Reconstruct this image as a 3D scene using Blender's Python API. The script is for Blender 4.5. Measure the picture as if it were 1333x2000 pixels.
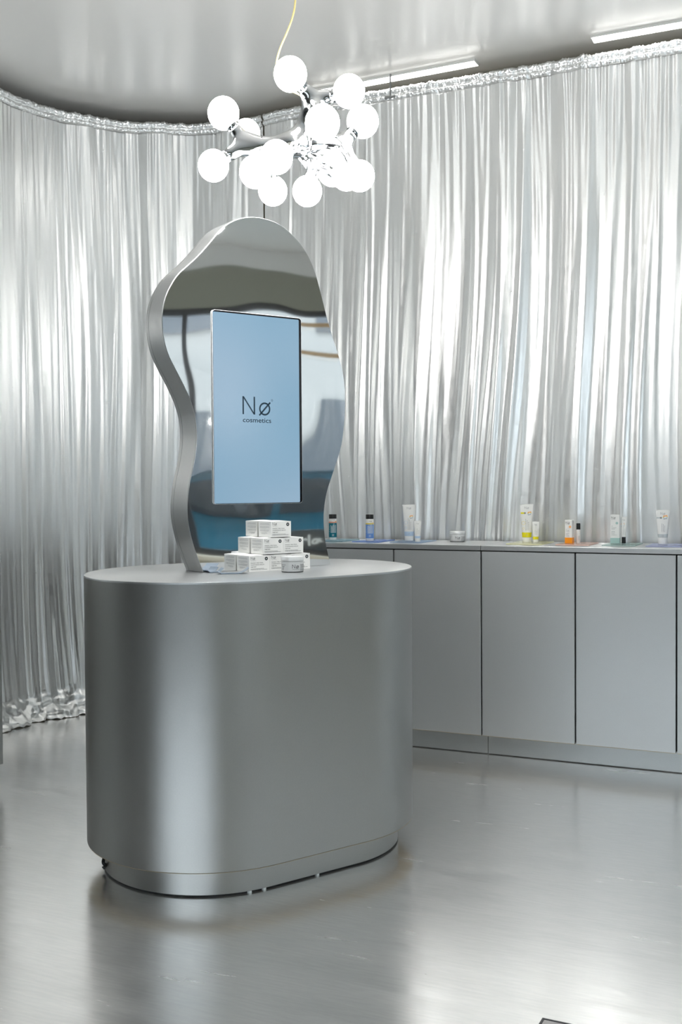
import bpy, bmesh, math, random
import numpy as np
from mathutils import Vector, Matrix

# ------------------------------------------------------------------ reset
for o in list(bpy.data.objects): bpy.data.objects.remove(o, do_unlink=True)
scene = bpy.context.scene
COL = scene.collection
random.seed(7)

# ------------------------------------------------------------------ camera
CAM_H, CAM_F, CAM_P, CAM_R = 1.2317, 2103.4, 0.02478, -0.00687
cd = bpy.data.cameras.new('camera'); cam = bpy.data.objects.new('camera', cd); COL.objects.link(cam)
cp, sp, cr, sr = math.cos(CAM_P), math.sin(CAM_P), math.cos(CAM_R), math.sin(CAM_R)
_R = Vector((1, 0, 0)); _F = Vector((0, cp, -sp)); _U = Vector((0, sp, cp))
R2 = cr*_R + sr*_U; U2 = -sr*_R + cr*_U
M3 = Matrix((R2, U2, -_F)).transposed()
cam.matrix_world = Matrix.Translation((0, 0, CAM_H)) @ M3.to_4x4()
cd.sensor_fit = 'VERTICAL'; cd.sensor_height = 36.0; cd.lens = CAM_F/2000*36.0
cd.clip_start = 0.05; cd.clip_end = 200
scene.camera = cam

# ------------------------------------------------------------------ world, exposure
world = bpy.data.worlds.new('sky'); scene.world = world; world.use_nodes = True
wn = world.node_tree.nodes; bg = wn['Background']
bg.inputs[0].default_value = (0.82, 0.91, 1.0, 1); bg.inputs[1].default_value = 2.3   # bright overcast daylight
vs = scene.view_settings
vs.view_transform = 'Standard'; vs.look = 'None'; vs.gamma = 1.0; vs.use_curve_mapping = False
vs.exposure = 1.42
GLOBE_POWER, TUBE_POWER = 28.0, 4.5

# ------------------------------------------------------------------ materials
MATS = {}
def mat(name, color, rough=0.5, metal=0.0, emit=None, emit_s=0.0, spec=0.5, noise=None, bump=None, alpha=None, trans=0.0, ior=1.45, aniso=0.0):
    m = bpy.data.materials.new(name); m.use_nodes = True
    nt = m.node_tree; b = nt.nodes['Principled BSDF']
    b.inputs['Base Color'].default_value = (*color, 1)
    b.inputs['Roughness'].default_value = rough
    b.inputs['Metallic'].default_value = metal
    b.inputs['Specular IOR Level'].default_value = spec
    b.inputs['Transmission Weight'].default_value = trans
    b.inputs['IOR'].default_value = ior
    b.inputs['Anisotropic'].default_value = aniso
    if emit:
        b.inputs['Emission Color'].default_value = (*emit, 1); b.inputs['Emission Strength'].default_value = emit_s
    tc = nt.nodes.new('ShaderNodeTexCoord')
    if noise:   # (scale xyz, strength): grain in the colour
        mp = nt.nodes.new('ShaderNodeMapping'); mp.inputs['Scale'].default_value = noise[0]
        nz = nt.nodes.new('ShaderNodeTexNoise'); nz.inputs['Scale'].default_value = 1.0; nz.inputs['Detail'].default_value = 6
        mx = nt.nodes.new('ShaderNodeMix'); mx.data_type = 'RGBA'
        mx.inputs[6].default_value = (*[c*(1-noise[1]) for c in color], 1)
        mx.inputs[7].default_value = (*[min(1, c*(1+noise[1])) for c in color], 1)
        nt.links.new(tc.outputs['Object'], mp.inputs[0]); nt.links.new(mp.outputs[0], nz.inputs[0])
        nt.links.new(nz.outputs[0], mx.inputs[0]); nt.links.new(mx.outputs[2], b.inputs['Base Color'])
    if bump:    # (scale xyz, strength, distance)
        mp = nt.nodes.new('ShaderNodeMapping'); mp.inputs['Scale'].default_value = bump[0]; mp.inputs['Location'].default_value = bump[4] if len(bump) > 4 else (0, 0, 0)
        nz = nt.nodes.new('ShaderNodeTexNoise'); nz.inputs['Scale'].default_value = 1.0; nz.inputs['Detail'].default_value = bump[3] if len(bump) > 3 else 3
        bp = nt.nodes.new('ShaderNodeBump'); bp.inputs['Strength'].default_value = bump[1]; bp.inputs['Distance'].default_value = bump[2]
        nt.links.new(tc.outputs['Object'], mp.inputs[0]); nt.links.new(mp.outputs[0], nz.inputs[0])
        nt.links.new(nz.outputs[0], bp.inputs['Height']); nt.links.new(bp.outputs[0], b.inputs['Normal'])
    MATS[name] = m
    return m

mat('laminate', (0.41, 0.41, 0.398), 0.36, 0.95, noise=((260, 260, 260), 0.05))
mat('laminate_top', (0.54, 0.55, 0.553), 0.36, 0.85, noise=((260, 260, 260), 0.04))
mat('front_laminate', (0.53, 0.545, 0.55), 0.42, 0.68, noise=((260, 260, 260), 0.05))
mat('kick_laminate', (0.44, 0.46, 0.465), 0.40, 0.80, noise=((200, 200, 200), 0.05))
mat('raw_board', (0.50, 0.40, 0.25), 0.75)
mat('black_gap', (0.012, 0.013, 0.014), 0.7)
mat('mirror_side', (0.42, 0.43, 0.43), 0.40, 0.7, noise=((220, 220, 220), 0.04))
mat('mirror_steel', (0.88, 0.885, 0.88), 0.03, 1.0, bump=((2.6, 2.6, 2.2), 0.40, 0.010, 1.0, (3.3, 1.7, 5.15)))
mat('chrome', (0.50, 0.51, 0.52), 0.08, 1.0)
mat('globe', (1, 1, 1), 0.3, emit=(1.0, 0.985, 0.955), emit_s=GLOBE_POWER)
mat('globe_off', (0.85, 0.86, 0.86), 0.15)
mat('tube', (1, 1, 1), 0.4, emit=(1.0, 0.985, 0.95), emit_s=TUBE_POWER)
mat('tube_housing', (0.62, 0.62, 0.60), 0.4)
mat('cable', (0.40, 0.33, 0.14), 0.4)
mat('ceiling_paint', (0.78, 0.77, 0.745), 0.25, spec=0.5, ior=2.0)   # satin stretch ceiling
mat('wall_paint', (0.74, 0.74, 0.72), 0.8)
mat('wall_dark', (0.15, 0.153, 0.155), 0.7)
mat('taupe', (0.50, 0.465, 0.35), 0.7)
mat('olive', (0.30, 0.30, 0.25), 0.6)
mat('carton', (0.86, 0.86, 0.84), 0.45, bump=((300, 300, 300), 0.1, 0.0004))
mat('ink', (0.03, 0.035, 0.04), 0.5)
mat('ink_grey', (0.36, 0.37, 0.38), 0.6)
mat('print_white', (0.82, 0.86, 0.86), 0.5)
mat('alu_jar', (0.80, 0.81, 0.81), 0.35, 0.45)
mat('jar_label', (0.74, 0.75, 0.75), 0.40, 0.2)
mat('jar_base', (0.02, 0.02, 0.022), 0.5)
mat('white_plastic', (0.84, 0.84, 0.82), 0.35)
mat('black_plastic', (0.008, 0.009, 0.01), 0.4)
mat('teal', (0.0, 0.16, 0.22), 0.4); mat('blue', (0.16, 0.33, 0.72), 0.4)
mat('coral', (0.85, 0.36, 0.25), 0.5); mat('lemon', (0.85, 0.68, 0.14), 0.5)
mat('sky_band', (0.52, 0.66, 0.82), 0.4); mat('yellow', (0.80, 0.72, 0.01), 0.4)
mat('orange', (0.95, 0.33, 0.01), 0.4); mat('mint', (0.42, 0.60, 0.57), 0.4); mat('grey_band', (0.55, 0.59, 0.60), 0.4)
mat('peach', (0.95, 0.48, 0.20), 0.5)
def acrylic(name, col, op):
    m = mat(name, col, 0.06, spec=0.5)
    nt = m.node_tree; b = nt.nodes['Principled BSDF']; out = nt.nodes['Material Output']
    tr = nt.nodes.new('ShaderNodeBsdfTransparent'); tr.inputs[0].default_value = (*[0.35+0.65*c for c in col], 1)
    mx = nt.nodes.new('ShaderNodeMixShader'); mx.inputs[0].default_value = op
    nt.links.new(tr.outputs[0], mx.inputs[1]); nt.links.new(b.outputs[0], mx.inputs[2]); nt.links.new(mx.outputs[0], out.inputs[0])
acrylic('acrylic_aqua', (0.60, 0.82, 0.90), 0.3); acrylic('acrylic_blue', (0.40, 0.58, 0.96), 0.4)
acrylic('acrylic_ice', (0.72, 0.84, 0.98), 0.25); acrylic('acrylic_yellow', (0.98, 0.97, 0.62), 0.7)
acrylic('acrylic_salmon', (0.98, 0.72, 0.62), 0.65); acrylic('acrylic_mint', (0.74, 0.86, 0.84), 0.3)
acrylic('acrylic_lavender', (0.72, 0.76, 0.96), 0.35)
mat('leaflet', (0.34, 0.41, 0.50), 0.3, 0.5)
mat('screen_frame', (0.72, 0.74, 0.76), 0.35, 0.1)
mat('bezel', (0.004, 0.004, 0.005), 0.12)
mat('screen_ink', (0.004, 0.012, 0.02), 0.5, emit=(0.002, 0.006, 0.010), emit_s=1.0)
mat('car_paint', (0.004, 0.115, 0.19), 0.30, 0.0)
mat('car_glass', (0.02, 0.025, 0.03), 0.05)
mat('rubber', (0.015, 0.015, 0.016), 0.7)
mat('asphalt', (0.66, 0.66, 0.64), 0.9, noise=((30, 30, 30), 0.3))
mat('render_wall', (0.24, 0.24, 0.23), 0.9); mat('far_window', (0.05, 0.06, 0.07), 0.1)
mat('frame_dark', (0.05, 0.05, 0.055), 0.4); mat('cream', (0.80, 0.74, 0.60), 0.5)
mat('oak', (0.62, 0.40, 0.18), 0.5); mat('terracotta', (0.40, 0.12, 0.06), 0.7)
mat('mat_grey', (0.42, 0.40, 0.40), 0.7)

# window glass: see-through with a faint mirror
m = bpy.data.materials.new('window_glass'); m.use_nodes = True; nt = m.node_tree; nt.nodes.remove(nt.nodes['Principled BSDF'])
tr = nt.nodes.new('ShaderNodeBsdfTransparent'); tr.inputs[0].default_value = (0.94, 0.95, 0.95, 1)
gl = nt.nodes.new('ShaderNodeBsdfGlossy'); gl.inputs['Roughness'].default_value = 0.02
mx = nt.nodes.new('ShaderNodeMixShader'); mx.inputs[0].default_value = 0.07
nt.links.new(tr.outputs[0], mx.inputs[1]); nt.links.new(gl.outputs[0], mx.inputs[2]); nt.links.new(mx.outputs[0], nt.nodes['Material Output'].inputs[0])
MATS['window_glass'] = m

# screen picture: flat light blue, a lit panel
m = bpy.data.materials.new('screen_picture'); m.use_nodes = True; nt = m.node_tree; b = nt.nodes['Principled BSDF']
b.inputs['Base Color'].default_value = (0.01, 0.012, 0.015, 1); b.inputs['Roughness'].default_value = 0.15
tc = nt.nodes.new('ShaderNodeTexCoord'); nz = nt.nodes.new('ShaderNodeTexNoise'); nz.inputs['Scale'].default_value = 2.2; nz.inputs['Detail'].default_value = 0
rp = nt.nodes.new('ShaderNodeValToRGB'); rp.color_ramp.elements[0].position = 0.3; rp.color_ramp.elements[1].position = 0.75
rp.color_ramp.elements[0].color = (0.215, 0.395, 0.545, 1); rp.color_ramp.elements[1].color = (0.33, 0.48, 0.62, 1)
nt.links.new(tc.outputs['Object'], nz.inputs[0]); nt.links.new(nz.outputs[0], rp.inputs[0]); nt.links.new(rp.outputs[0], b.inputs['Emission Color'])
b.inputs['Emission Strength'].default_value = 0.92/2**vs.exposure
MATS['screen_picture'] = m

# polished silver floor with faint streaks and scuffs
m = mat('silver_floor', (0.56, 0.56, 0.55), 0.16, 0.86); nt = m.node_tree; b = nt.nodes['Principled BSDF']
tc = nt.nodes.new('ShaderNodeTexCoord')
mp = nt.nodes.new('ShaderNodeMapping'); mp.inputs['Rotation'].default_value = (0, 0, math.radians(24.4)); mp.inputs['Scale'].default_value = (1.2, 9, 1)
nz = nt.nodes.new('ShaderNodeTexNoise'); nz.inputs['Scale'].default_value = 1.6; nz.inputs['Detail'].default_value = 9; nz.inputs['Roughness'].default_value = 0.62
mr = nt.nodes.new('ShaderNodeMapRange'); mr.inputs[1].default_value = 0.3; mr.inputs[2].default_value = 0.75; mr.inputs[3].default_value = 0.17; mr.inputs[4].default_value = 0.30
nt.links.new(tc.outputs['Object'], mp.inputs[0]); nt.links.new(mp.outputs[0], nz.inputs[0]); nt.links.new(nz.outputs[0], mr.inputs[0]); nt.links.new(mr.outputs[0], b.inputs['Roughness'])
mp2 = nt.nodes.new('ShaderNodeMapping'); mp2.inputs['Rotation'].default_value = (0, 0, math.radians(30)); mp2.inputs['Scale'].default_value = (6, 60, 1)
nz2 = nt.nodes.new('ShaderNodeTexNoise'); nz2.inputs['Scale'].default_value = 2.0; nz2.inputs['Detail'].default_value = 5
rp = nt.nodes.new('ShaderNodeValToRGB'); rp.color_ramp.elements[0].position = 0.35; rp.color_ramp.elements[1].position = 0.72
rp.color_ramp.elements[0].color = (0.84, 0.845, 0.84, 1); rp.color_ramp.elements[1].color = (0.93, 0.925, 0.91, 1)
nt.links.new(tc.outputs['Object'], mp2.inputs[0]); nt.links.new(mp2.outputs[0], nz2.inputs[0]); nt.links.new(nz2.outputs[0], rp.inputs[0]); nt.links.new(rp.outputs[0], b.inputs['Base Color'])
mp3 = nt.nodes.new('ShaderNodeMapping'); mp3.inputs['Scale'].default_value = (1.3, 3.4, 1); mp3.inputs['Rotation'].default_value = (0, 0, math.radians(24.4))
nz3 = nt.nodes.new('ShaderNodeTexNoise'); nz3.inputs['Scale'].default_value = 1.3; nz3.inputs['Detail'].default_value = 2
bp = nt.nodes.new('ShaderNodeBump'); bp.inputs['Strength'].default_value = 0.05; bp.inputs['Distance'].default_value = 0.006
nt.links.new(tc.outputs['Object'], mp3.inputs[0]); nt.links.new(mp3.outputs[0], nz3.inputs[0]); nt.links.new(nz3.outputs[0], bp.inputs['Height']); nt.links.new(bp.outputs[0], b.inputs['Normal'])

# silver lame curtain
m = mat('lame', (0.90, 0.905, 0.90), 0.30, 0.9); nt = m.node_tree; b = nt.nodes['Principled BSDF']
tc = nt.nodes.new('ShaderNodeTexCoord'); mp = nt.nodes.new('ShaderNodeMapping'); mp.inputs['Scale'].default_value = (60, 60, 22)
nz = nt.nodes.new('ShaderNodeTexNoise'); nz.inputs['Scale'].default_value = 1.0; nz.inputs['Detail'].default_value = 3; nz.inputs['Roughness'].default_value = 0.5
bp = nt.nodes.new('ShaderNodeBump'); bp.inputs['Strength'].default_value = 0.2; bp.inputs['Distance'].default_value = 0.0025
mr = nt.nodes.new('ShaderNodeMapRange'); mr.inputs[3].default_value = 0.23; mr.inputs[4].default_value = 0.43
nt.links.new(tc.outputs['Object'], mp.inputs[0]); nt.links.new(mp.outputs[0], nz.inputs[0]); nt.links.new(nz.outputs[0], bp.inputs['Height']); nt.links.new(bp.outputs[0], b.inputs['Normal'])
nt.links.new(nz.outputs[0], mr.inputs[0]); nt.links.new(mr.outputs[0], b.inputs['Roughness'])

# ------------------------------------------------------------------ helpers
def link(name, me, material, parent=None, smooth=None):
    o = bpy.data.objects.new(name, me); COL.objects.link(o)
    if material and not me.materials: me.materials.append(MATS[material])
    if parent: o.parent = parent
    if smooth is not None: shade(me, smooth)
    return o
def shade(me, ang):
    if len(me.polygons): me.polygons.foreach_set('use_smooth', [True]*len(me.polygons))
    if ang < 179: me.set_sharp_from_angle(angle=math.radians(ang))
def mesh(vs_, fs_, name='mesh'):
    me = bpy.data.meshes.new(name); me.from_pydata([tuple(v) for v in vs_], [], fs_); me.update(); return me
def add(name, vs_, fs_, material, parent=None, smooth=None):
    return link(name, mesh(vs_, fs_, name), material, parent, smooth)
def empty(name, loc=(0, 0, 0), rz=0.0):
    o = bpy.data.objects.new(name, None); COL.objects.link(o); o.location = loc; o.rotation_euler = (0, 0, rz); o.empty_display_size = 0.1; return o
def tag(o, label, cat, group=None):
    o['label'] = label; o['category'] = cat
    if group: o['group'] = group
    return o
def structure(o): o['kind'] = 'structure'; return o
def bmesh_obj(name, bm, material, parent=None, smooth=None):
    me = bpy.data.meshes.new(name); bm.normal_update(); bm.to_mesh(me); bm.free(); return link(name, me, material, parent, smooth)
def bbox(bm, x0, x1, y0, y1, z0, z1):
    v = [bm.verts.new(p) for p in [(x0,y0,z0),(x1,y0,z0),(x1,y1,z0),(x0,y1,z0),(x0,y0,z1),(x1,y0,z1),(x1,y1,z1),(x0,y1,z1)]]
    for f in ((0,3,2,1),(4,5,6,7),(0,1,5,4),(1,2,6,5),(2,3,7,6),(3,0,4,7)): bm.faces.new([v[i] for i in f])
def boxo(name, b, material, parent=None, bevel=0.0, seg=2):
    bm = bmesh.new(); bbox(bm, *b)
    if bevel: bmesh.ops.bevel(bm, geom=bm.edges[:], offset=bevel, segments=seg, affect='EDGES', profile=0.5)
    return bmesh_obj(name, bm, material, parent)
def lathe(prof, n=32, cap=True):
    vs_ = []; fs_ = []
    for (r, z) in prof:
        for i in range(n):
            a = 2*math.pi*i/n; vs_.append((r*math.cos(a), r*math.sin(a), z))
    for j in range(len(prof)-1):
        for i in range(n):
            k = (i+1) % n; fs_.append((j*n+i, j*n+k, (j+1)*n+k, (j+1)*n+i))
    if cap:
        fs_.append(tuple(reversed(range(n)))); fs_.append(tuple(range((len(prof)-1)*n, len(prof)*n)))
    return vs_, fs_
def extrude_outline(pts, z0, z1):
    n = len(pts); vs_ = [(x, y, z0) for x, y in pts]+[(x, y, z1) for x, y in pts]
    fs_ = [(i, (i+1) % n, n+(i+1) % n, n+i) for i in range(n)]+[tuple(reversed(range(n))), tuple(range(n, 2*n))]
    return vs_, fs_
def tube(pts, r, n=10, radii=None):
    P = [Vector(p) for p in pts]; vs_ = []; fs_ = []; up = Vector((0.13, 0.31, 0.94)).normalized()
    for i, p in enumerate(P):
        t = (P[min(i+1, len(P)-1)]-P[max(i-1, 0)]).normalized()
        a = t.cross(up)
        if a.length < 1e-4: a = t.cross(Vector((1, 0, 0)))
        a.normalize(); c = a.cross(t); rr = radii[i] if radii else r
        for k in range(n):
            th = 2*math.pi*k/n; vs_.append(p+rr*(math.cos(th)*a+math.sin(th)*c))
    for i in range(len(P)-1):
        for k in range(n):
            q = (k+1) % n; fs_.append((i*n+k, i*n+q, (i+1)*n+q, (i+1)*n+k))
    fs_.append(tuple(reversed(range(n)))); fs_.append(tuple(range((len(P)-1)*n, len(P)*n)))
    return vs_, fs_
def catmull(pts, sub=6, closed=False):
    out = []; n = len(pts)
    P = [np.array(p, float) for p in pts]
    rng = range(n) if closed else range(n-1)
    for i in rng:
        p0 = P[(i-1) % n] if (closed or i > 0) else 2*P[0]-P[1]
        p1 = P[i]; p2 = P[(i+1) % n]; p3 = P[(i+2) % n] if (closed or i+2 < n) else 2*P[n-1]-P[n-2]
        for k in range(sub):
            t = k/sub
            out.append(0.5*((2*p1)+(-p0+p2)*t+(2*p0-5*p1+4*p2-p3)*t*t+(-p0+3*p1-3*p2+p3)*t**3))
    if not closed: out.append(P[-1])
    return out
def text2d(body, size=1.0, bold=0.0, align='LEFT'):
    cu = bpy.data.curves.new('t', 'FONT'); cu.body = body; cu.size = size; cu.offset = bold; cu.align_x = align; cu.resolution_u = 3
    ob = bpy.data.objects.new('t', cu)
    me = bpy.data.meshes.new_from_object(ob)
    V = [(v.co.x, v.co.y) for v in me.vertices]; F = [tuple(p.vertices) for p in me.polygons]
    bpy.data.objects.remove(ob); bpy.data.curves.remove(cu); bpy.data.meshes.remove(me)
    return V, F
class P2:
    """flat print: 2-D shapes gathered, then laid on a surface by a mapping (x, y) -> 3-D"""
    def __init__(s): s.V = []; s.F = []
    def poly(s, pts): k = len(s.V); s.V += list(pts); s.F.append(tuple(range(k, k+len(pts)))); return s
    def rect(s, x0, y0, x1, y1, n=1):
        for i in range(n):
            a = x0+(x1-x0)*i/n; b_ = x0+(x1-x0)*(i+1)/n; s.poly([(a, y0), (b_, y0), (b_, y1), (a, y1)])
        return s
    def ring(s, cx, cy, r0, r1, n=28, a0=0, a1=2*math.pi):
        for i in range(n):
            a = a0+(a1-a0)*i/n; c = a0+(a1-a0)*(i+1)/n
            s.poly([(cx+r0*math.cos(a), cy+r0*math.sin(a)), (cx+r1*math.cos(a), cy+r1*math.sin(a)), (cx+r1*math.cos(c), cy+r1*math.sin(c)), (cx+r0*math.cos(c), cy+r0*math.sin(c))])
        return s
    def disc(s, cx, cy, r, n=20): return s.poly([(cx+r*math.cos(2*math.pi*i/n), cy+r*math.sin(2*math.pi*i/n)) for i in range(n)])
    def line(s, x0, y0, x1, y1, w):
        dx, dy = x1-x0, y1-y0; l = math.hypot(dx, dy); nx, ny = -dy/l*w/2, dx/l*w/2
        return s.poly([(x0-nx, y0-ny), (x1-nx, y1-ny), (x1+nx, y1+ny), (x0+nx, y0+ny)])
    def text(s, body, x, y, size, bold=0.0, width=None, rot=False):
        V, F = text2d(body, size, bold)
        if width and V:
            w = max(v[0] for v in V)-min(v[0] for v in V); k_ = width/w; V = [(v[0]*k_, v[1]) for v in V]
        if rot: V = [(-v[1], v[0]) for v in V]
        k = len(s.V); s.V += [(v[0]+x, v[1]+y) for v in V]; s.F += [tuple(i+k for i in f) for f in F]; return s
    def logo(s, x, y, h, st=0.095):
        w = 0.82*h; t = st*h
        s.rect(x, y, x+t, y+h); s.rect(x+w-t, y, x+w, y+h)
        s.poly([(x, y+h), (x+w-t*1.05, y), (x+w, y), (x+t*1.05, y+h)])
        cx, cy, r = x+1.455*h, y+0.335*h, 0.372*h
        s.ring(cx, cy, r-t, r); s.line(cx-0.36*h, cy-0.37*h, cx+0.37*h, cy+0.38*h, t); return s
    def build(s, name, material, parent, fn):
        return add(name, [fn(x, y) for x, y in s.V], s.F, material, parent)

# room frame: origin on the kick line of the cabinet run, s along the run, n towards the curtain
K1 = np.array((0.651, 4.894)); UU = np.array((0.91045, -0.41361)); NN = np.array((0.41361, 0.91045))
RUN_A = math.atan2(UU[1], UU[0])
def W(s, n, z): p = K1+s*UU+n*NN; return (p[0], p[1], z)
def room_box(name, s0, s1, n0, n1, z0, z1, material, parent=None, bevel=0.0):
    o = boxo(name, (s0, s1, n0, n1, z0, z1), material, None, bevel)
    if parent: o.parent = parent
    else: o.location = (K1[0], K1[1], 0); o.rotation_euler = (0, 0, RUN_A)
    return o
CEIL = 3.312

# ------------------------------------------------------------------ room shell
S0, S1, N0, N1 = -4.6, 5.6, -6.6, 0.9
structure(room_box('floor', S0, S1, N0, N1, -0.10, 0.0, 'silver_floor'))
structure(room_box('ceiling', S0-0.2, S1+0.2, N0-0.2, N1+0.2, CEIL, CEIL+0.15, 'ceiling_paint'))
structure(room_box('wall_back', S0, S1, N1, N1+0.2, 0, CEIL, 'taupe'))
structure(room_box('wall_left', S0-0.2, S0, N0, N1, 0, CEIL, 'wall_dark'))
# facade on the right: low parapet, olive bulkhead, piers, sill
structure(room_box('wall_right', S1, S1+0.2, N0, N1, 0, 0.56, 'taupe'))
structure(room_box('trim_1', S1-0.12, S1+0.2, N0, N1, 0.56, 0.60, 'cream'))
structure(room_box('wall_bulkhead', S1, S1+0.2, N0, N1, 2.80, 3.12, 'olive'))
structure(room_box('trim_2', S1-0.02, S1+0.2, N0, N1, 3.12, CEIL, 'wall_paint'))
structure(room_box('wall_pier', S1, S1+0.2, 0.3, N1, 0.60, 2.80, 'wall_paint'))
def window(name, s0, s1, n0, n1, z0, z1, axis, bars):
    """framed shop window lying in a wall; axis 's' or 'n' is the direction it runs in"""
    w = empty(name, (K1[0], K1[1], 0), RUN_A); structure(w)
    bm = bmesh.new(); t = 0.06
    if axis == 'n':
        bbox(bm, s0, s1, n0, n0+t, z0, z1); bbox(bm, s0, s1, n1-t, n1, z0, z1); bbox(bm, s0, s1, n0+t, n1-t, z0, z0+t); bbox(bm, s0, s1, n0+t, n1-t, z1-t, z1)
    else:
        bbox(bm, s0, s0+t, n0, n1, z0, z1); bbox(bm, s1-t, s1, n0, n1, z0, z1); bbox(bm, s0+t, s1-t, n0, n1, z0, z0+t); bbox(bm, s0+t, s1-t, n0, n1, z1-t, z1)
    bmesh_obj('window_frame', bm, 'frame_dark', w)
    lo, hi = (n0, n1) if axis == 'n' else (s0, s1)
    edges = [lo+t]+[lo+(hi-lo)*k/bars for k in range(1, bars)]+[hi-t]
    for k in range(bars):
        a, c = edges[k]+(0.03 if k else 0), edges[k+1]-(0.03 if k < bars-1 else 0)
        if axis == 'n': boxo('pane', ((s0+s1)/2-0.004, (s0+s1)/2+0.004, a, c, z0+t, z1-t), 'window_glass', w)
        else: boxo('pane', (a, c, (n0+n1)/2-0.004, (n0+n1)/2+0.004, z0+t, z1-t), 'window_glass', w)
        if k:
            e = edges[k]
            if axis == 'n': boxo('mullion', (s0, s1, e-0.03, e+0.03, z0+t, z1-t), 'frame_dark', w)
            else: boxo('mullion', (e-0.03, e+0.03, n0, n1, z0+t, z1-t), 'frame_dark', w)
    return w
window('window_1', S1+0.05, S1+0.13, N0, 0.3, 0.60, 2.80, 'n', 3)
# street front opposite the curtain: a shop window and a glazed door between darker piers
structure(room_box('wall_front', S0, -1.5, N0-0.2, N0, 0, CEIL, 'wall_dark'))
structure(room_box('wall_front_pier', 2.6, S1, N0-0.2, N0, 0, CEIL, 'olive'))
structure(room_box('wall_front_bulkhead', -1.5, 2.6, N0-0.2, N0, 2.35, CEIL, 'olive'))
structure(room_box('wall_front_parapet', -1.5, 2.6, N0-0.2, N0, 0, 0.7, 'wall_dark'))
window('window_2', -1.5, 2.6, N0-0.14, N0-0.06, 0.70, 2.35, 's', 3)

# ------------------------------------------------------------------ curtains
def perlin(x, y, seed=0):
    rng = np.random.RandomState(seed); perm = rng.permutation(512); perm = np.concatenate([perm, perm])
    ang = rng.rand(512)*2*np.pi; gx, gy = np.cos(ang), np.sin(ang)
    xi = np.floor(x).astype(int); yi = np.floor(y).astype(int); xf, yf = x-xi, y-yi
    u_ = xf**3*(xf*(xf*6-15)+10); v_ = yf**3*(yf*(yf*6-15)+10)
    def g(ix, iy, dx, dy): h = perm[(perm[ix & 511]+iy) & 511]; return gx[h]*dx+gy[h]*dy
    a = g(xi, yi, xf, yf); b_ = g(xi+1, yi, xf-1, yf); c = g(xi, yi+1, xf, yf-1); d = g(xi+1, yi+1, xf-1, yf-1)
    return (a+(b_-a)*u_)*(1-v_)+(c+(d-c)*u_)*v_
HEAD_Z = 3.25
path = [(-2.95, 3.0), (-2.60, 3.7), (-2.28, 4.35), (-1.99, 4.95), (-1.80, 5.36), (-1.72, 5.51), (-1.63, 5.68), (-1.53, 5.79), (-1.415, 5.877), (-1.30, 5.95), (-1.17, 6.007),
        (-1.06, 6.03), (-0.886, 6.055), (-0.745, 6.045), (-0.508, 5.97), (-0.28, 5.838), (-0.07, 5.72)]
path = [np.array(p) for p in path]+[K1+s*UU+0.44*NN for s in np.linspace(-0.75, 4.3, 12)]
dense = np.array(catmull(path, 40)); seg = np.hypot(*np.diff(dense, axis=0).T); arc = np.concatenate([[0], np.cumsum(seg)])
def at_arc(s): return np.stack([np.interp(s, arc, dense[:, 0]), np.interp(s, arc, dense[:, 1])], -1)
def arc_of(x): i = np.argmin(np.abs(dense[:, 0]-x)); return arc[i]
SPLIT = arc_of(-0.405)
def fold_offset(s, z, tp):
    """how far the cloth stands off its line towards the room; s along the rail, z height, tp = 0 at the hem, 1 at the rail"""
    lean = 0.26*perlin(s*0.8, z*0.35, 11)*(1-tp)
    q = s+lean
    am = 0.75+0.9*perlin(s*1.7, z*0.3, 12)
    wide = perlin(q*4.4, z*0.22, 1)
    mid = perlin(q*9.5, z*0.30, 2)
    fine = perlin(q*22.0, z*0.45, 3)
    tiny = perlin(q*58.0, z*0.9, 4)
    ridge = 0.5-np.sqrt(perlin(q*9.0, z*0.26, 5)**2+0.002)
    up = np.clip((tp-0.55)/0.45, 0, 1)
    gather = (0.6-2.0*np.sqrt(perlin(q*30.0, z*0.9, 6)**2+0.003))*np.clip((tp-0.72-0.10*perlin(s*21, z*0, 9))/0.25, 0, 1)
    crease = np.exp(-(perlin(q*6.5+0.2*perlin(s*3, z*0.5, 14), z*0.20, 7)*9)**2)
    crease2 = np.exp(-(perlin(q*15.0, z*0.35, 8)*7)**2)
    loose = 1-0.45*up
    o = 0.052*wide*loose+0.022*mid*am+0.0060*fine*(1.3-am*0.5)*(0.7+0.6*up)+0.0012*tiny+0.026*ridge*loose*am+0.0090*gather+0.010*crease*loose+0.0028*crease2*am
    return o*(0.75+0.35*(1-tp))
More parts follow.
